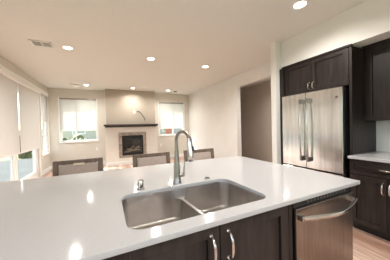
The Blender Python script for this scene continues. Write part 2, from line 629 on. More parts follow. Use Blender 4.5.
# roller shades
def shade_left(y0, y1, zb, label):
    t = thing('roller_shade', label, 'window shade', (XL + 0.03, (y0 + y1) / 2, 2.40), 'roller shades over the patio door')
    b = BM()
    bx(b, XL + 0.027, XL + 0.029, y0, y1, zb, 2.40)
    obj('shade_fabric', b, M['shade'], t)
    b = BM()
    bx(b, XL + 0.005, XL + 0.075, y0 - 0.012, y1 + 0.012, 2.375, 2.452, 0.006)
    obj('cassette', b, M['white'], t)
    bx_ = bx(BM(), XL + 0.02, XL + 0.036, y0, y1, zb - 0.022, zb, 0.003)
    obj('bottom_bar', bx_, M['grille'], t)
    return t
shade_left(2.68, 3.96, 0.85, 'cream roller shade on the patio door, nearest the camera')
shade_left(4.00, 5.31, 0.85, 'long cream roller shade at the left edge of the photo over patio door')
shade_left(5.36, 6.66, 0.85, 'cream roller shade over the far patio door panel, nearest the corner window')
def shade_back(w, zb, label):
    x0, x1 = w[0] + 0.01, w[1] - 0.01
    t = thing('roller_shade', label, 'window shade', ((x0 + x1) / 2, YB + 0.015, w[3]), None)
    obj('shade_fabric', bx(BM(), x0, x1, YB + 0.014, YB + 0.016, zb, w[3] - 0.02), M['screen'], t)
    obj('roller_tube', lathe(BM(), [(0.022, 0), (0.022, x1 - x0)], (x0, YB + 0.0, w[3] - 0.022), 'X'), M['nickel'], t, True)
    obj('bottom_bar', bx(BM(), x0, x1, YB + 0.006, YB + 0.022, zb - 0.022, zb, 0.003), M['grille'], t)
shade_back(W1, 1.29, 'sheer white shade in the window left of the fireplace')
shade_back(W2, 1.28, 'sheer white shade in the window right of the fireplace')
t = thing('roller_shade', 'narrow white shade in the corner window beyond the patio door', 'window shade', (XL - 0.03, 7.33, 2.4))
obj('shade_fabric', bx(BM(), XL - 0.031, XL - 0.029, 6.985, 7.675, 1.62, 2.40), M['screen'], t)
obj('bottom_bar', bx(BM(), XL - 0.038, XL - 0.022, 6.985, 7.675, 1.60, 1.62, 0.002), M['grille'], t)

# ------------------------------------------------------------------ fireplace
fp = thing('fireplace', 'gas fireplace with pale tile surround, mosaic border and black firebox', 'fireplace', (0.88, 7.40, 0))
b = BM()
x0, x1, y0 = -0.05, 1.81, 7.32
bx(b, x0, 0.38, y0, 7.398, 0, 1.36); bx(b, 1.37, x1, y0, 7.398, 0, 1.36)
bx(b, 0.38, 1.37, y0, 7.398, 1.17, 1.36); bx(b, 0.38, 1.37, y0, 7.398, 0, 0.24)
obj('tile_surround', b, M['tile'], fp)
b = BM()
bx(b, 0.38, 0.50, 7.315, 7.398, 0.24, 1.17); bx(b, 1.25, 1.37, 7.315, 7.398, 0.24, 1.17)
bx(b, 0.50, 1.25, 7.315, 7.398, 1.05, 1.17); bx(b, 0.50, 1.25, 7.315, 7.398, 0.24, 0.33)
obj('mosaic_border', b, M['mosaic'], fp)
b = BM()
for a in [(0.50, 0.555, 0.33, 1.05), (1.195, 1.25, 0.33, 1.05), (0.555, 1.195, 0.94, 1.05), (0.555, 1.195, 0.33, 0.42)]:
    bx(b, a[0], a[1], 7.305, 7.396, a[2], a[3])
for k in range(4):
    bx(b, 0.57, 1.18, 7.300, 7.306, 0.955 + k * 0.022, 0.963 + k * 0.022)
    bx(b, 0.57, 1.18, 7.300, 7.306, 0.34 + k * 0.018, 0.347 + k * 0.018)
obj('firebox_frame', b, M['black'], fp)
b = BM()
bx(b, 0.555, 1.195, 7.385, 7.397, 0.42, 0.94)
obj('firebox_liner', b, M['void'], fp)
obj('glass_front', bx(BM(), 0.555, 1.195, 7.312, 7.316, 0.42, 0.94), M['glass'], fp)
b = BM()
for (xa_, za_, xb_, zb_) in [(0.62, 0.45, 1.12, 0.50), (0.66, 0.55, 0.95, 0.47), (0.85, 0.48, 1.13, 0.60), (0.75, 0.52, 0.92, 0.66), (0.95, 0.52, 1.08, 0.64)]:
    pts = curve_pts([(xa_, 7.35, za_), ((xa_ + xb_) / 2, 7.345, (za_ + zb_) / 2 + 0.012), (xb_, 7.352, zb_)], 8)
    tube(b, pts, 0.026, 8)
obj('logs', b, M['log'], fp, True)
mt_ = BM()
bx(mt_, -0.085, 1.81, 7.17, 7.40, 1.405, 1.465, 0.005)
bx(mt_, -0.05, 1.775, 7.21, 7.40, 1.365, 1.405, 0.004)
tag(obj('mantel_shelf', mt_, M['mantelwood']), 'long dark wood mantel shelf above the fireplace', 'shelf')
struct('trim_3', bx(BM(), -0.06, 1.82, 7.29, 7.319, 0, 0.11, 0.004), M['white'])

def plate(name, c, ax, label, cat='outlet'):
    t = thing(name, label, cat, c)
    x, y, z = c
    w_, h_, d_ = 0.037, 0.058, 0.006
    if ax == 'Y':
        obj('cover_plate', bx(BM(), x - w_, x + w_, y - d_, y, z - h_, z + h_, 0.003), M['plate'], t)
        for s in (-1, 1):
            obj('socket', bx(BM(), x - 0.016, x + 0.016, y - d_ - 0.003, y - d_, z + s * 0.024 - 0.014, z + s * 0.024 + 0.014, 0.001), M['white'], t)
    else:
        obj('cover_plate', bx(BM(), x - d_, x, y - w_, y + w_, z - h_, z + h_, 0.003), M['plate'], t)
        for s in (-1, 1):
            obj('socket', bx(BM(), x - d_ - 0.003, x - d_, y - 0.016, y + 0.016, z + s * 0.024 - 0.014, z + s * 0.024 + 0.014, 0.001), M['white'], t)
    return t
plate('wall_outlet', (-0.34, YB, 0.59), 'Y', 'white outlet on the back wall, left of the fireplace')
plate('wall_outlet', (2.06, YB, 0.57), 'Y', 'white outlet under the window right of the fireplace')
plate('wall_outlet', (XR, 4.96, 0.53), 'X', 'white outlet low on the right wall near the hall opening')
plate('wall_outlet', (0.97, 7.40, 1.93), 'Y', 'white outlet high on the chimney wall above the mantel')
b = tube(BM(), curve_pts([(1.10, 7.385, 1.935), (1.17, 7.37, 1.93), (1.26, 7.365, 1.80), (1.34, 7.36, 1.68), (1.335, 7.36, 1.60)], 24), 0.010, 8)
lathe(b, [(0.018, 0), (0.018, 0.006), (0.012, 0.008), (0.012, 0.02)], (1.10, 7.399, 1.935), 'Y', 12)
for v in b.verts:
    if v.co.y > 7.4: v.co.y = 7.4 - (v.co.y - 7.4)
tag(obj('wall_cable', b, M['cable'], None, True), 'dark cable hanging from the chimney wall above the mantel', 'cable')

# ------------------------------------------------------------------ ceiling fixtures
def make_can(loc, label):
    x, y = loc
    t = thing('ceiling_light', label, 'ceiling light', (x, y, CZ), 'recessed ceiling lights')
    b = BM()
    n = 32
    prof = [(0.062, -0.001), (0.066, -0.007), (0.090, -0.008), (0.096, -0.001)]
    rings = []
    for r_, h in prof:
        rings.append([b.verts.new((x + r_ * math.cos(2 * PI * i / n), y + r_ * math.sin(2 * PI * i / n), CZ + h)) for i in range(n)])
    for a, c in zip(rings, rings[1:]):
        for i in range(n):
            b.faces.new((a[i], a[(i + 1) % n], c[(i + 1) % n], c[i]))
    obj('trim_ring', b, M['white'], t, True)
    obj('lens', lathe(BM(), [(0.0625, -0.0015), (0.060, -0.004)], (x, y, CZ), 'Z', n), M['lamp'], t, True)
    ld = bpy.data.lights.new('bulb', 'SPOT')
    ld.energy = CAN_POWER
    ld.color = CAN_COLOR
    ld.spot_size = R(160)
    ld.spot_blend = 1.0
    ld.shadow_soft_size = 0.055
    lo = bpy.data.objects.new('bulb', ld)
    C.objects.link(lo)
    lo.parent = t
    lo.location = (0, 0, -0.02)
    return t
can0 = make_can((2.13, 1.50), 'lit recessed light at the top, nearest the fridge cabinets')
for p, l in [((-0.56, 3.88), 'lit recessed light beside the square ceiling vent'),
             ((0.87, 3.90), 'middle lit recessed light of the row crossing mid ceiling'),
             ((2.18, 3.95), 'lit recessed light nearest the right wall opening'),
             ((-0.54, 6.95), 'lit recessed light near the window left of fireplace'),
             ((0.89, 6.96), 'lit recessed light directly above the fireplace wall'),
             ((2.20, 7.02), 'lit recessed light near the window right of fireplace'),
             ((4.22, 3.6), 'recessed light in the hallway ceiling beyond the wall opening'),  # lamp added to brighten the hall wall, itself out of view
             ((0.85, 1.50), 'recessed light above the island sink, outside the photo'),  # invented lamp, adds light over the island from out of view
             ((2.13, -0.9), 'recessed light behind the camera, right side'),  # this and the next two are unseen lamps, added to fill the room
             ((0.85, -0.9), 'recessed light behind the camera, middle'),
             ((-0.55, -0.9), 'recessed light behind the camera, left side')]:
    dup(can0, (p[0], p[1], CZ), l, 'recessed ceiling lights')

def vent(name, x, y, wx, wy, n, label, cat='vent', slit=0.0):
    t = thing(name, label, cat, (x, y, CZ))
    obj('duct_recess', bx(BM(), x - wx + 0.02, x + wx - 0.02, y - wy + 0.02, y + wy - 0.02, CZ - 0.004, CZ - 0.001), M['void'], t)
    b = BM()
    f = 0.024
    bx(b, x - wx, x + wx, y - wy, y - wy + f, CZ - 0.012, CZ - 0.001, 0.002); bx(b, x - wx, x + wx, y + wy - f, y + wy, CZ - 0.012, CZ - 0.001, 0.002)
    bx(b, x - wx, x - wx + f, y - wy, y + wy, CZ - 0.012, CZ - 0.001, 0.002); bx(b, x + wx - f, x + wx, y - wy, y + wy, CZ - 0.012, CZ - 0.001, 0.002)
    bx(b, x - 0.008, x + 0.008, y - wy, y + wy, CZ - 0.011, CZ - 0.001)
    obj('frame', b, M['grille'], t)
    b = BM()
    st = (2 * wy - 2 * f) / n
    for k in range(n):
        yy = y - wy + f + (k + 0.5) * st
        bx(b, x - wx + f, x + wx - f, yy - st * 0.09, yy + st * 0.09, CZ - 0.010, CZ - 0.004)
    obj('louvres', b, M['grille'], t)
vent('ceiling_vent', -0.905, 3.85, 0.145, 0.115, 4, 'square white ceiling vent with dark slots, left of nearest lamp row')
vent('ceiling_vent', -0.86, 6.95, 0.14, 0.09, 4, 'small ceiling vent near the left back window')
t = thing('smoke_detector', 'small dark round ceiling fitting near the right back window', 'ceiling fitting', (2.52, 7.10, CZ))
obj('body', lathe(BM(), [(0.075, -0.001), (0.075, -0.02), (0.06, -0.032)], (2.52, 7.10, CZ), 'Z', 28), M['void'], t, True)
obj('rim', lathe(BM(), [(0.088, -0.0012), (0.088, -0.006), (0.078, -0.008)], (2.52, 7.10, CZ), 'Z', 28), M['grille'], t, True)

# ------------------------------------------------------------------ cabinet helpers
def shaker_y(b, x0, x1, z0, z1, yf, st=0.06, th=0.02, flip=-1):
    """shaker door facing -Y, front plane yf"""
    yb_ = yf + th
    g = -0.004
    bx(b, x0 + 0.01, x1 - 0.01, yb_ - 0.003, yb_ - 0.0005, z0 + 0.01, z1 - 0.01)
    bx(b, x0, x0 + st, yf, yb_, z0, z1, 0.0015); bx(b, x1 - st, x1, yf, yb_, z0, z1, 0.0015)
    bx(b, x0 + st, x1 - st, yf, yb_, z0, z0 + st, 0.0015); bx(b, x0 + st, x1 - st, yf, yb_, z1 - st, z1, 0.0015)
    bx(b, x0 + st - g, x1 - st + g, yf + 0.012, yb_ - 0.002, z0 + st - g, z1 - st + g)
    return b
def shaker_x(b, y0, y1, z0, z1, xf, st=0.06, th=0.02):
    xb_ = xf + th
    g = -0.004
    bx(b, xb_ - 0.003, xb_ - 0.0005, y0 + 0.01, y1 - 0.01, z0 + 0.01, z1 - 0.01)
    bx(b, xf, xb_, y0, y0 + st, z0, z1, 0.0015); bx(b, xf, xb_, y1 - st, y1, z0, z1, 0.0015)
    bx(b, xf, xb_, y0 + st, y1 - st, z0, z0 + st, 0.0015); bx(b, xf, xb_, y0 + st, y1 - st, z1 - st, z1, 0.0015)
    bx(b, xf + 0.012, xb_ - 0.002, y0 + st - g, y1 - st + g, z0 + st - g, z1 - st + g)
    return b

def pull(p0, p1, out, name, parent, mat, r=0.0055, proj=0.032):
    """arched cabinet pull with flared feet; p0,p1 ends on the face; out = outward unit vector"""
    p0, p1, out = Vector(p0), Vector(p1), Vector(out)
    d = (p1 - p0)
    b = BM()
    pts = curve_pts([p0, p0 + out * proj * 0.55 + d * 0.05, p0 + out * proj + d * 0.22, p0 + out * proj * 1.12 + d * 0.5,
                     p0 + out * proj + d * 0.78, p0 + out * proj * 0.55 + d * 0.95, p1], 30)
    n = len(pts)
    rad = [r * (0.95 + 0.55 * math.sin(PI * i / (n - 1)) ** 2) for i in range(n)]
    tube(b, pts, rad, 10)
    ax = 'Y' if abs(out.y) > 0.5 else 'X'
    s = -0.006 if (out.x + out.y) < 0 else 0.006
    for p in (p0, p1):
        lathe(b, [(r * 2.1, 0), (r * 2.1, s * 0.6), (r * 1.2, s * 1.6)], p, ax, 14)
    return obj(name, b, mat, parent, True)

# ------------------------------------------------------------------ island
IX0, IX1, IY0, IY1 = -2.0, 1.585, 0.69, 2.03
IX0 = -1.0
CFY = 0.722   # face of island doors
def rrect(x0, x1, y0, y1, r, n=8):
    out = []
    for cx, cy, a0 in [(x1 - r, y1 - r, 0), (x0 + r, y1 - r, 90), (x0 + r, y0 + r, 180), (x1 - r, y0 + r, 270)]:
        for k in range(n + 1):
            a = R(a0 + 90 * k / n)
            out.append((cx + r * math.cos(a), cy + r * math.sin(a)))
    return out
SX0, SX1, SY0, SY1 = 0.062, 0.828, 0.768, 1.232
def slab(name, outer, hole, z0, z1, mat):
    cu = bpy.data.curves.new(name, 'CURVE')
    cu.dimensions = '2D'
    cu.fill_mode = 'BOTH'
    for pts in [outer] + ([hole] if hole else []):
        sp = cu.splines.new('POLY')
        sp.points.add(len(pts) - 1)
        for i, p in enumerate(pts):
            sp.points[i].co = (p[0], p[1], 0, 1)
        sp.use_cyclic_u = True
    cu.extrude = (z1 - z0) / 2 - 0.002
    cu.bevel_depth = 0.002
    cu.bevel_resolution = 1
    tmp = bpy.data.objects.new('tmp', cu)
    C.objects.link(tmp)
    dg = bpy.context.evaluated_depsgraph_get()
    me = bpy.data.meshes.new_from_object(tmp.evaluated_get(dg))
    bpy.data.objects.remove(tmp)
    me.name = name
    for v in me.vertices:
        v.co.z += (z0 + z1) / 2
    me.materials.clear()
    me.materials.append(mat)
    o = bpy.data.objects.new(name, me)
    C.objects.link(o)
    return o
outer = rrect(IX0, IX1, IY0, IY1, 0.008, 3)
hole = rrect(SX0, SX1, SY0, SY1, 0.075, 10)
top = slab('island_worktop', outer, hole, CT - 0.024, CT, M['quartz'])
tag(top, 'large white quartz worktop of the kitchen island in the foreground', 'worktop')

cabT = CT - 0.026
# sink base cabinet with two doors
def carcass(b, x0, x1, y0, y1, z0, z1, t=0.018, toptop=False):
    bx(b, x0, x0 + t, y0, y1, z0, z1); bx(b, x1 - t, x1, y0, y1, z0, z1)
    bx(b, x0 + t, x1 - t, y1 - t, y1, z0, z1); bx(b, x0 + t, x1 - t, y0, y1 - t, z0, z0 + t)
    bx(b, x0 + t, x1 - t, y0, y0 + 0.008, z1 - 0.04, z1)
    return b
sb = thing('sink_cabinet', 'dark espresso double door base cabinet under the island sink', 'cabinet', (0.46, CFY, 0))
b = carcass(BM(), 0.0, 0.905, CFY + 0.022, 1.30, 0.10, cabT)
obj('body', b, M['cab'], sb)
obj('toe_kick', bx(BM(), 0.0, 0.905, CFY + 0.09, CFY + 0.105, 0, 0.10), M['cab'], sb)
for (xa_, xb_, hx) in [(0.003, 0.4495, 0.405), (0.4545, 0.902, 0.497)]:
    d = obj('door', shaker_y(BM(), xa_, xb_, 0.105, cabT - 0.006, CFY), M['cab'], sb)
    pull((hx, CFY, 0.835), (hx, CFY, 0.71), (0, -1, 0), 'door_handle', d, M['chrome'])
sb2 = thing('base_cabinet', 'dark espresso base cabinet at the far left end of the island', 'cabinet', (-0.46, CFY, 0))
obj('body', carcass(BM(), -0.92, -0.004, CFY + 0.022, 1.30, 0.10, cabT), M['cab'], sb2)
obj('toe_kick', bx(BM(), -0.92, -0.004, CFY + 0.09, CFY + 0.105, 0, 0.10), M['cab'], sb2)
for (xa_, xb_, hx) in [(-0.917, -0.465, -0.51), (-0.459, -0.007, -0.415)]:
    d = obj('door', shaker_y(BM(), xa_, xb_, 0.105, cabT - 0.006, CFY), M['cab'], sb2)
    pull((hx, CFY, 0.835), (hx, CFY, 0.71), (0, -1, 0), 'door_handle', d, M['chrome'])
ip = thing('kitchen_island', 'dark wood casing closing the back, side and filler of the island', 'island', (0.3, 1.31, 0))
b = BM()
bx(b, -0.93, 1.545, 1.305, 1.66, 0.0, cabT)
obj('back_panel', b, M['cab'], ip)
obj('end_panel', bx(BM(), 1.530, 1.548, CFY + 0.002, 1.304, 0.0, cabT), M['cab'], ip)
obj('filler', bx(BM(), 0.908, 0.935, CFY + 0.002, CFY + 0.03, 0.10, cabT), M['cab'], ip)

# ------------------------------------------------------------------ sink
def sink_mesh():
    x0, x1, y0, y1 = SX0 - 0.006, SX1 + 0.006, SY0 - 0.006, SY1 + 0.006
    N, K = 280, 170
    D = 0.205
    ztop = CT - 0.025
    def sd(px, py, ax, bx_, ay, by, r):
        cx, cy = (ax + bx_) / 2, (ay + by) / 2
        qx = abs(px - cx) - ((bx_ - ax) / 2 - r)
        qy = abs(py - cy) - ((by - ay) / 2 - r)
        return math.hypot(max(qx, 0), max(qy, 0)) + min(max(qx, qy), 0) - r
    def prof(s, depth, wall=0.006, fil=0.03):
        if s <= 0: return 0.0
        t = min(1, s / wall)
        a = (depth - fil * 0.8) * t
        u = min(1, max(0, (s - wall * 0.4) / fil))
        return min(depth, a + fil * 0.8 * (1 - (1 - u) ** 2))
    b = BM()
    grid = []
    mx0, mx1 = x0 - 0.006, x1 + 0.006
    my0, my1 = y0 - 0.006, y1 + 0.006
    for j in range(K + 1):
        row = []
        py = my0 + (my1 - my0) * j / K
        for i in range(N + 1):
            px = mx0 + (mx1 - mx0) * i / N
            s0 = -sd(px, py, x0, x1, y0, y1, 0.08)
            # low divider, slightly slanted
            dv = 0.455 + 0.03 * (py - y1) / (y0 - y1)
            sl = -sd(px, py, x0, dv - 0.008, y0, y1, 0.06)
            sr = -sd(px, py, dv + 0.009, x1, y0, y1, 0.06)
            z = max(prof(s0, 0.062, 0.005, 0.012), prof(sl, D), prof(sr, D))
            row.append(b.verts.new((px, py, ztop - z)))
        grid.append(row)
    for j in range(K):
        for i in range(N):
            b.faces.new((grid[j][i], grid[j][i + 1], grid[j + 1][i + 1], grid[j + 1][i]))
    return b
sk = thing('kitchen_sink', 'stainless double bowl sink set into the island worktop', 'sink', (0.44, 1.0, 0.68))
so = obj('basin', sink_mesh(), M['sink'], sk, True)
for cx in (0.27, 0.63):
    obj('drain', lathe(BM(), [(0.045, 0.002), (0.045, 0.006), (0.038, 0.008), (0.034, 0.003), (0.010, 0.003), (0.008, 0.014), (0.002, 0.015)],
                       (cx, 1.03, CT - 0.025 - 0.205), 'Z', 28), M['chrome'], sk, True)

# ------------------------------------------------------------------ faucet and deck fittings
fx, fy = 0.455, 1.29
fa = thing('faucet', 'brushed nickel gooseneck faucet behind the island sink', 'faucet', (fx, fy, CT))
obj('body', lathe(BM(), [(0.030, 0), (0.030, 0.006), (0.0265, 0.012), (0.024, 0.06), (0.0205, 0.13), (0.0165, 0.20), (0.0145, 0.235)],
                  (fx, fy, CT), 'Z', 28), M['nickel'], fa, True)
sx_, sy_ = 0.49, 1.115
pts = []
dirv = Vector((sx_ - fx, sy_ - fy, 0)); L_ = dirv.length; dirv.normalize()
zt = 1.222
for k in range(6):
    pts.append(Vector((fx, fy, CT + 0.23 + (zt - CT - 0.23) * k / 6)))
rr = 0.085
for k in range(25):
    a = PI - (PI + R(-12)) * k / 24
    pts.append(Vector((fx, fy, zt)) + dirv * (rr + rr * math.cos(a)) + Vector((0, 0, rr * 0.78 * math.sin(a))))
obj('spout', tube(BM(), pts, 0.0125, 16), M['nickel'], fa, True)
e = pts[-1]; d = (pts[-1] - pts[-2]).normalized()
d = (d + Vector((0, 0, -3.5))).normalized()
b = tube(BM(), [e - d * 0.01, e + d * 0.01, e + d * 0.03, e + d * 0.10, e + d * 0.135, e + d * 0.14], [0.0125, 0.0155, 0.017, 0.0205, 0.0215, 0.018], 20)
sp = obj('spray_head', b, M['chrome'], fa, True)
b = tube(BM(), [e + d * 0.045 + Vector((0.012, -0.014, 0.004)), e + d * 0.075 + Vector((0.0145, -0.016, 0.004))], 0.006, 8)
obj('spray_button', b, M['blackplastic'], sp, True)
b = tube(BM(), [(fx, fy, CT + 0.055), (fx + 0.050, fy - 0.012, CT + 0.057)], [0.015, 0.0145], 16)
tube(b, curve_pts([(fx + 0.046, fy - 0.011, CT + 0.055), (fx + 0.052, fy - 0.01, CT + 0.10), (fx + 0.060, fy - 0.006, CT + 0.165)], 10), [0.0075] * 3 + [0.006] * 4 + [0.005] * 4, 10)
obj('lever_handle', b, M['nickel'], fa, True)
ag = obj('air_gap', lathe(BM(), [(0.026, 0), (0.026, 0.004), (0.0195, 0.006), (0.0195, 0.052), (0.0165, 0.060), (0.004, 0.062)], (0.195, 1.285, CT), 'Z', 24), M['chrome'], None, True)
tag(ag, 'small chrome air gap cylinder on worktop left of the faucet', 'air gap cap')
t = thing('disposal_button', 'small round metal button set in worktop right of the faucet', 'button', (0.70, 1.285, CT))
obj('ring', lathe(BM(), [(0.024, 0), (0.024, 0.003), (0.021, 0.006), (0.016, 0.006)], (0.70, 1.285, CT), 'Z', 24), M['nickel'], t, True)
obj('push_cap', lathe(BM(), [(0.0145, 0), (0.0145, 0.008), (0.012, 0.0095)], (0.70, 1.285, CT), 'Z', 20), M['black'], t, True)

# ------------------------------------------------------------------ dishwasher
dw = thing('dishwasher', 'stainless steel dishwasher built into the right end of the island', 'dishwasher', (1.235, CFY, 0))
dx0, dx1 = 0.945, 1.52
b = BM()
bx(b, dx0 - 0.004, dx1 + 0.004, CFY + 0.035, 1.28, 0.10, cabT - 0.004)
obj('tub_body', b, M['blackplastic'], dw)
obj('kick_plate', bx(BM(), dx0, dx1, CFY + 0.07, CFY + 0.08, 0, 0.10), M['blackplastic'], dw)
b = bx(BM(), dx0, dx1, CFY - 0.016, CFY + 0.034, 0.115, 0.842, 0.004)
dd = obj('door', b, M['steelh'], dw)
b = bx(BM(), dx0, dx1, CFY + 0.002, CFY + 0.034, 0.8425, 0.876, 0.003)
cp = obj('control_strip', b, M['blackplastic'], dw)
b = BM()
for k in range(13):
    xx = dx0 + 0.12 + k * 0.032
    bx(b, xx, xx + 0.016, CFY - 0.0005, CFY + 0.002, 0.852, 0.864)
obj('control_buttons', b, M['nickel'], cp)
hp = []
for k in range(25):
    u_ = k / 24
    hp.append(Vector((dx0 + 0.018 + u_ * (dx1 - dx0 - 0.036), CFY - 0.045 - 0.046 * math.sin(PI * u_), 0.800 - 0.006 * math.sin(PI * u_))))
b = tube(BM(), hp, 0.0105, 14, (Vector((0, 0, 1)), 1.35))
for s in (0, -1):
    p = hp[s]
    bx(b, p.x - 0.014, p.x + 0.014, p.y - 0.006, CFY - 0.015, p.z - 0.014, p.z + 0.014, 0.004)
obj('bar_handle', b, M['chrome'], dd, True)

# ------------------------------------------------------------------ refrigerator
FX = 2.683
fr = thing('refrigerator', 'stainless steel french door refrigerator in dark cabinet surround', 'refrigerator', (3.0, 1.79, 0))
fy0, fy1, fs = 1.345, 2.235, 1.79
obj('body', bx(BM(), FX + 0.075, 3.36, fy0 + 0.004, fy1 - 0.004, 0.02, 1.765, 0.006), M['blackplastic'], fr)
for (ya, yb_, hy) in [(fy0, fs + 0.033, fs - 0.018), (fs + 0.039, fy1, fs + 0.090)]:
    d = obj('door', bx(BM(), FX, FX + 0.068, ya, yb_, 0.665, 1.775, 0.008, 3), M['steel'], fr, True)
    hz = []
    for k in range(31):
        u_ = k / 30
        hz.append(Vector((FX - 0.040 - 0.028 * math.sin(PI * u_), hy, 0.79 + u_ * 0.87)))
    b = tube(BM(), hz, 0.0125, 12, (Vector((0, 1, 0)), 1.25))
    h = obj('door_handle', b, M['chrome'], d, True)
    for zz in (0.80, 1.65):
        obj('handle_bracket', bx(BM(), FX - 0.055, FX + 0.002, hy - 0.017, hy + 0.017, zz - 0.035, zz + 0.035, 0.006), M['nickel'], d)
obj('badge', lathe(BM(), [(0.017, 0), (0.017, -0.003), (0.014, -0.004)], (FX, 1.41, 1.655), 'X', 20), M['badge'], fr, True)
d = obj('freezer_drawer', bx(BM(), FX, FX + 0.068, fy0, fy1, 0.07, 0.645, 0.008, 3), M['steel'], fr, True)
b = tube(BM(), [(FX - 0.04 - 0.02 * math.sin(PI * k / 20), fy0 + 0.06 + (fy1 - fy0 - 0.12) * k / 20, 0.585) for k in range(21)], 0.0125, 12)
for yy in (fy0 + 0.07, fy1 - 0.07):
    bx(b, FX - 0.05, FX + 0.002, yy - 0.02, yy + 0.02, 0.572, 0.598, 0.004)
obj('drawer_handle', b, M['nickel'], d, True)
obj('kick_plate', bx(BM(), FX + 0.05, FX + 0.07, fy0, fy1, 0.0, 0.065), M['blackplastic'], fr)

# cabinet over fridge
CX = 2.785
fc = thing('fridge_cabinet', 'dark two door cabinet above the refrigerator', 'cabinet', (3.0, 1.79, 1.80))
obj('body', bx(BM(), CX + 0.022, 3.385, 1.318, 2.262, 1.80, 2.295), M['cab'], fc)
for (ya, yb_, hy) in [(1.322, 1.795, 1.765), (1.799, 2.258, 1.830)]:
    d = obj('door', shaker_x(BM(), ya, yb_, 1.802, 2.270, CX), M['cab'], fc)
    pull((CX, hy, 1.835), (CX, hy, 1.935), (-1, 0, 0), 'door_handle', d, M['chrome'])
obj('cornice', bx(BM(), CX - 0.014, CX + 0.022, 1.285, 2.30, 2.272, 2.298, 0.004), M['cab'], fc)
fpn = thing('fridge_side_panel', 'tall dark side panel between refrigerator and worktop', 'panel', (3.0, 1.30, 0))
obj('panel_board', bx(BM(), CX, 3.385, 1.287, 1.316, 0, 2.270), M['cab'], fpn)
fpn = thing('fridge_side_panel', 'tall dark side panel between refrigerator and white wing wall', 'panel', (3.0, 2.30, 0))
obj('panel_board', bx(BM(), CX - 0.03, 3.385, 2.266, 2.336, 0, 2.270), M['cab'], fpn)

# ------------------------------------------------------------------ right run of cabinets
WX = 3.05
wc = thing('wall_cabinet', 'tall dark shaker wall cabinet right of the refrigerator', 'cabinet', (3.2, 0.9, 1.34))
obj('body', bx(BM(), WX + 0.022, 3.385, 0.47, 1.285, 1.335, 2.295), M['cab'], wc)
d = obj('door', shaker_x(BM(), 0.72, 1.255, 1.34, 2.275, WX), M['cab'], wc)
pull((WX, 0.755, 1.38), (WX, 0.755, 1.50), (-1, 0, 0), 'door_handle', d, M['chrome'])
d = obj('door', shaker_x(BM(), 0.475, 0.716, 1.34, 2.275, WX, 0.05), M['cab'], wc)
obj('stile', bx(BM(), WX + 0.004, WX + 0.022, 1.257, 1.285, 1.335, 2.295), M['cab'], wc)
obj('cornice', bx(BM(), WX - 0.02, WX + 0.02, 0.47, 1.285, 2.272, 2.298, 0.004), M['cab'], wc)
wc2 = thing('wall_cabinet', 'dark shaker wall cabinet beyond the right edge of the photo', 'cabinet', (3.2, 0.0, 1.34))
obj('body', bx(BM(), WX + 0.022, 3.385, -0.46, 0.466, 1.335, 2.295), M['cab'], wc2)
obj('door', shaker_x(BM(), -0.455, 0.0, 1.34, 2.275, WX), M['cab'], wc2)
obj('door', shaker_x(BM(), 0.006, 0.460, 1.34, 2.275, WX), M['cab'], wc2)
BX = 2.70
def base_unit(y0, y1, label, hinge_near):
    t = thing('drawer_cabinet', label, 'cabinet', (3.0, (y0 + y1) / 2, 0))
    obj('body', bx(BM(), BX + 0.022, 3.385, y0, y1, 0.10, CT - 0.033), M['cab'], t)
    obj('toe_kick', bx(BM(), BX + 0.08, BX + 0.095, y0, y1, 0.0, 0.10), M['black'], t)
    b = shaker_x(BM(), y0 + 0.003, y1 - 0.003, 0.70, CT - 0.040, BX, 0.045)
    d = obj('drawer', b, M['cabh'], t)
    ym = (y0 + y1) / 2
    pull((BX, ym - 0.06, 0.79), (BX, ym + 0.06, 0.79), (-1, 0, 0), 'drawer_handle', d, M['chrome'])
    d1 = obj('door', shaker_x(BM(), ym + 0.002, y1 - 0.003, 0.105, 0.694, BX), M['cab'], t)
    pull((BX, ym + 0.030, 0.52), (BX, ym + 0.030, 0.65), (-1, 0, 0), 'door_handle', d1, M['chrome'])
    d2 = obj('door', shaker_x(BM(), y0 + 0.003, ym - 0.002, 0.105, 0.694, BX), M['cab'], t)
    pull((BX, ym - 0.030, 0.52), (BX, ym - 0.030, 0.65), (-1, 0, 0), 'door_handle', d2, M['chrome'])
    return t
base_unit(0.60, 1.283, 'dark drawer and door base cabinet right of the refrigerator', True)
base_unit(-0.20, 0.597, 'dark drawer and door base cabinet past the right edge of the photo', True)
b = bx(BM(), 2.665, 3.387, -0.22, 1.285, CT - 0.032, CT, 0.003)
tag(obj('wall_worktop', b, M['quartz']), 'white quartz worktop along the kitchen wall right of refrigerator', 'worktop')

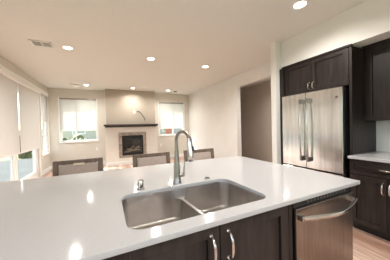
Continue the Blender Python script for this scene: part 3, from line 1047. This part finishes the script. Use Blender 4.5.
# ------------------------------------------------------------------ counter stools
def make_stool(x, y, label):
    t = thing('counter_stool', label, 'stool', (x, y, 0), 'upholstered stools behind the island')
    hw = 0.24
    def q(u, w0, w1, z0, z1, lean0, lean1):
        pass
    # rear posts lean back a little; back faces away from the island
    def back_y(z): return y + 0.20 + (z - 0.62) * 0.13
    def slab_box(b, xa_, xb_, z0, z1, th, bev=0.004, off=0.0):
        t_ = bmesh.new()
        bmesh.ops.create_cube(t_, size=1)
        for v in t_.verts:
            z = z0 if v.co.z < 0 else z1
            v.co = Vector((xa_ if v.co.x < 0 else xb_, back_y(z) + off + (-th / 2 if v.co.y < 0 else th / 2), z))
        bmesh.ops.bevel(t_, geom=list(t_.edges), offset=bev, segments=2, affect='EDGES')
        merge(b, t_)
    b = BM()
    zt = 0.985
    slab_box(b, x - hw, x - hw + 0.052, 0.66, zt, 0.032)
    slab_box(b, x + hw - 0.052, x + hw, 0.66, zt, 0.032)
    slab_box(b, x - hw + 0.052, x + hw - 0.052, zt - 0.042, zt, 0.032)
    slab_box(b, x - hw + 0.052, x + hw - 0.052, 0.66, 0.70, 0.032)
    bf = obj('back_frame', b, M['chairwood'], t)
    b = BM()
    slab_box(b, x - hw + 0.053, x + hw - 0.053, 0.701, zt - 0.043, 0.05, 0.012)
    obj('back_upholstery', b, M['fabric'], t, True)
    obj('seat', bx(BM(), x - 0.235, x + 0.235, y - 0.23, y + 0.20, 0.60, 0.665, 0.02, 3), M['fabric'], t, True)
    b = BM()
    for (xa_, xb_, ya, yb_) in [(-0.22, 0.22, -0.215, -0.19), (-0.22, 0.22, 0.165, 0.19), (-0.22, -0.195, -0.19, 0.165), (0.195, 0.22, -0.19, 0.165)]:
        bx(b, x + xa_, x + xb_, y + ya, y + yb_, 0.54, 0.60)
    obj('seat_frame', b, M['chairwood'], t)
    for sx in (-1, 1):
        obj('leg', bx(BM(), x + sx * 0.225 - 0.018, x + sx * 0.225 + 0.018, y - 0.225, y - 0.189, 0, 0.60, 0.003), M['chairwood'], t)
        b = BM()
        slab_box(b, x + sx * 0.222 - 0.018, x + sx * 0.222 + 0.018, 0.0, 0.66, 0.032)
        for v in b.verts:
            v.co.y -= 0.03 * max(0, 0.66 - v.co.z)
        obj('leg', b, M['chairwood'], t)
    b = BM()
    bx(b, x - 0.207, x + 0.207, y - 0.219, y - 0.195, 0.20, 0.235)
    for sx in (-1, 1):
        bx(b, x + sx * 0.222 - 0.01, x + sx * 0.222 + 0.01, y - 0.189, y + 0.10, 0.27, 0.30)
    obj('footrest', b, M['chairwood'], t)
    return t
s0 = make_stool(-0.29, 2.215, 'upholstered stool with grip tag on its back, leftmost of the three')
s1 = dup(s0, (0.525, 2.215, 0), 'taupe upholstered stool left of the faucet, middle of the three')
s2 = dup(s0, (1.215, 2.215, 0), 'taupe upholstered stool behind the spray head, rightmost of three')
bf = [c for c in s0.children if c.name.startswith('back_frame')][0]
gt = obj('pull_grip', bx(BM(), -0.34, -0.235, 2.417, 2.432, 0.930, 0.952, 0.004), M['brass'], s0)
gt['label'] = 'cream grip at top of the stool back'

# ------------------------------------------------------------------ outdoors
struct('ground', bx(BM(), -30, 30, YB + 0.17, 45, -0.32, -0.20), M['grass'])
struct('ground_side', bx(BM(), -30, XL - 0.17, -30, YB + 0.17, -0.32, -0.20), M['grass'])
struct('ground_rear', bx(BM(), XL - 0.17, 30, -30, YR - 0.17, -0.32, -0.20), M['grass'])
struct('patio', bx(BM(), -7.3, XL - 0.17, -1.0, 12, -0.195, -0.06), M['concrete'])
struct('roof_eave_left', bx(BM(), XL - 0.16 - 1.05, XL - 0.16, SL0 - 4, YB + 0.6, 2.60, 2.80), M['white'])
struct('roof_eave_back', bx(BM(), XL - 0.16, XR + 2, YB + 0.16, YB + 0.6, 2.60, 2.80), M['white'])
def fence(name, ax, c, a0, a1, label):
    t = thing(name, label, 'fence', (c if ax == 'X' else (a0 + a1) / 2, (a0 + a1) / 2 if ax == 'X' else c, -0.2))
    b = BM()
    n = int((a1 - a0) / 0.155)
    for k in range(n):
        s = a0 + k * 0.155
        if ax == 'X': bx(b, c, c + 0.02, s, s + 0.148, -0.18, 1.45)
        else: bx(b, s, s + 0.148, c, c + 0.02, -0.18, 1.45)
    obj('boards', b, M['fence'], t)
    b = BM()
    for z in (0.1, 1.2):
        if ax == 'X': bx(b, c + 0.02, c + 0.06, a0, a1, z, z + 0.09)
        else: bx(b, a0, a1, c - 0.04, c, z, z + 0.09)
    obj('rails', b, M['fence'], t)
    k = a0
    while k <= a1:
        if ax == 'X': p = bx(BM(), c + 0.021, c + 0.12, k - .05, k + .05, -0.2, 1.52)
        else: p = bx(BM(), k - .05, k + .05, c - 0.12, c - 0.001, -0.2, 1.52)
        obj('post', p, M['fence'], t)
        k += 2.4
fence('garden_fence', 'X', -7.5, -6, 40, 'pale grey board fence beyond the patio door')
def crown(b, c, r, n, seed, squash=1.0):
    rn = random.Random(seed)
    for k in range(n):
        a = rn.uniform(0, 2 * PI); h = rn.uniform(-1, 1); rad = r * rn.uniform(0.3, 0.75)
        p = Vector((c[0] + math.cos(a) * rad * math.sqrt(1 - h * h * 0.8), c[1] + math.sin(a) * rad * math.sqrt(1 - h * h * 0.8), c[2] + h * r * squash * 0.8))
        t = bmesh.new()
        bmesh.ops.create_icosphere(t, subdivisions=2, radius=r * rn.uniform(0.28, 0.45))
        for v in t.verts:
            v.co = v.co * (1 + rn.uniform(-0.18, 0.18)) + p
        merge(b, t)
    return b
def tree(x, y, h, r, seed, label):
    t = thing('tree', label, 'tree', (x, y, -0.2))
    obj('trunk', lathe(BM(), [(0.16, -0.2), (0.11, h * 0.4), (0.06, h * 0.75)], (x, y, 0), 'Z', 10), M['bark'], t, True)
    obj('crown', crown(BM(), (x, y, h * 0.68), r, 26, seed, 1.3), M['leaf'], t, False)
tree(-4.2, 26, 5.0, 1.8, 1, 'green tree left in the left back window')
tree(-0.6, 28.5, 4.6, 1.7, 2, 'green tree centred in the left back window')
tree(3.2, 27, 4.4, 1.6, 3, 'green tree right in the left back window')
def shrub(x, y, r, seed, label, grp='shrubs outside the left back window'):
    t = thing('shrub', label, 'shrub', (x, y, -0.2), grp)
    obj('foliage', crown(BM(), (x, y, 0.38), r, 16, seed, 0.9), M['leaf'], t)
    obj('stem', lathe(BM(), [(0.04, -0.2), (0.03, 0.3)], (x, y, 0), 'Z', 8), M['bark'], t)
labs = ['shrub seen lowest left in the left back window', 'shrub left of the mullion in left back window', 'shrub just right of mullion in left back window', 'shrub lowest right in the left back window', 'shrub outside the right edge of left back window']
for k, (x, y) in enumerate([(-4.3, 13.4), (-2.75, 14.0), (-1.4, 13.6), (-0.05, 14.1), (1.3, 13.7)]):
    shrub(x, y, 0.72, 20 + k, labs[k])
shrub(6.4, 13.0, 0.8, 40, 'green shrub low in the right back window', 'shrubs outside the right back window')
def house(name, x0, x1, y0, y1, h, rh, label, wallm):
    t = thing(name, label, 'house', ((x0 + x1) / 2, (y0 + y1) / 2, -0.2))
    obj('walls', bx(BM(), x0, x1, y0, y1, -0.2, h), M[wallm], t)
    b = BM()
    o_ = 0.4
    xm = (x0 + x1) / 2
    A = [(x0 - o_, h), (x1 + o_, h), (xm, h + rh)]
    f1 = [b.verts.new((p[0], y0 - o_, p[1])) for p in A]
    f2 = [b.verts.new((p[0], y1 + o_, p[1])) for p in A]
    b.faces.new(f1); b.faces.new(f2)
    for i in range(3):
        b.faces.new((f1[i], f1[(i + 1) % 3], f2[(i + 1) % 3], f2[i]))
    obj('roof', b, M['roof'], t)
    for k in range(2):
        xx = x0 + (x1 - x0) * (0.28 + 0.42 * k)
        f = obj('window_frame', bx(BM(), xx - 0.5, xx + 0.5, y0 - 0.04, y0 - 0.001, 0.9, 2.0), M['vinyl'], t)
        obj('window_pane', bx(BM(), xx - 0.43, xx + 0.43, y0 - 0.05, y0 - 0.041, 0.97, 1.93), M['siding'], f)
house('neighbour_house', 3.6, 9.2, 17.0, 24.0, 2.6, 1.9, 'grey gabled house seen through the right back window', 'siding')
house('neighbour_house', -3.4, 1.0, 19.0, 24.0, 1.85, 0.5, 'low white house seen through the left back window', 'beige')
b = BM()
bx(b, 4.75, 5.35, 15.9, 16.3, -0.2, 1.5, 0.02)
tag(obj('garden_shed', b, M['redpaint']), 'rust red garden shed low in the right back window', 'shed')
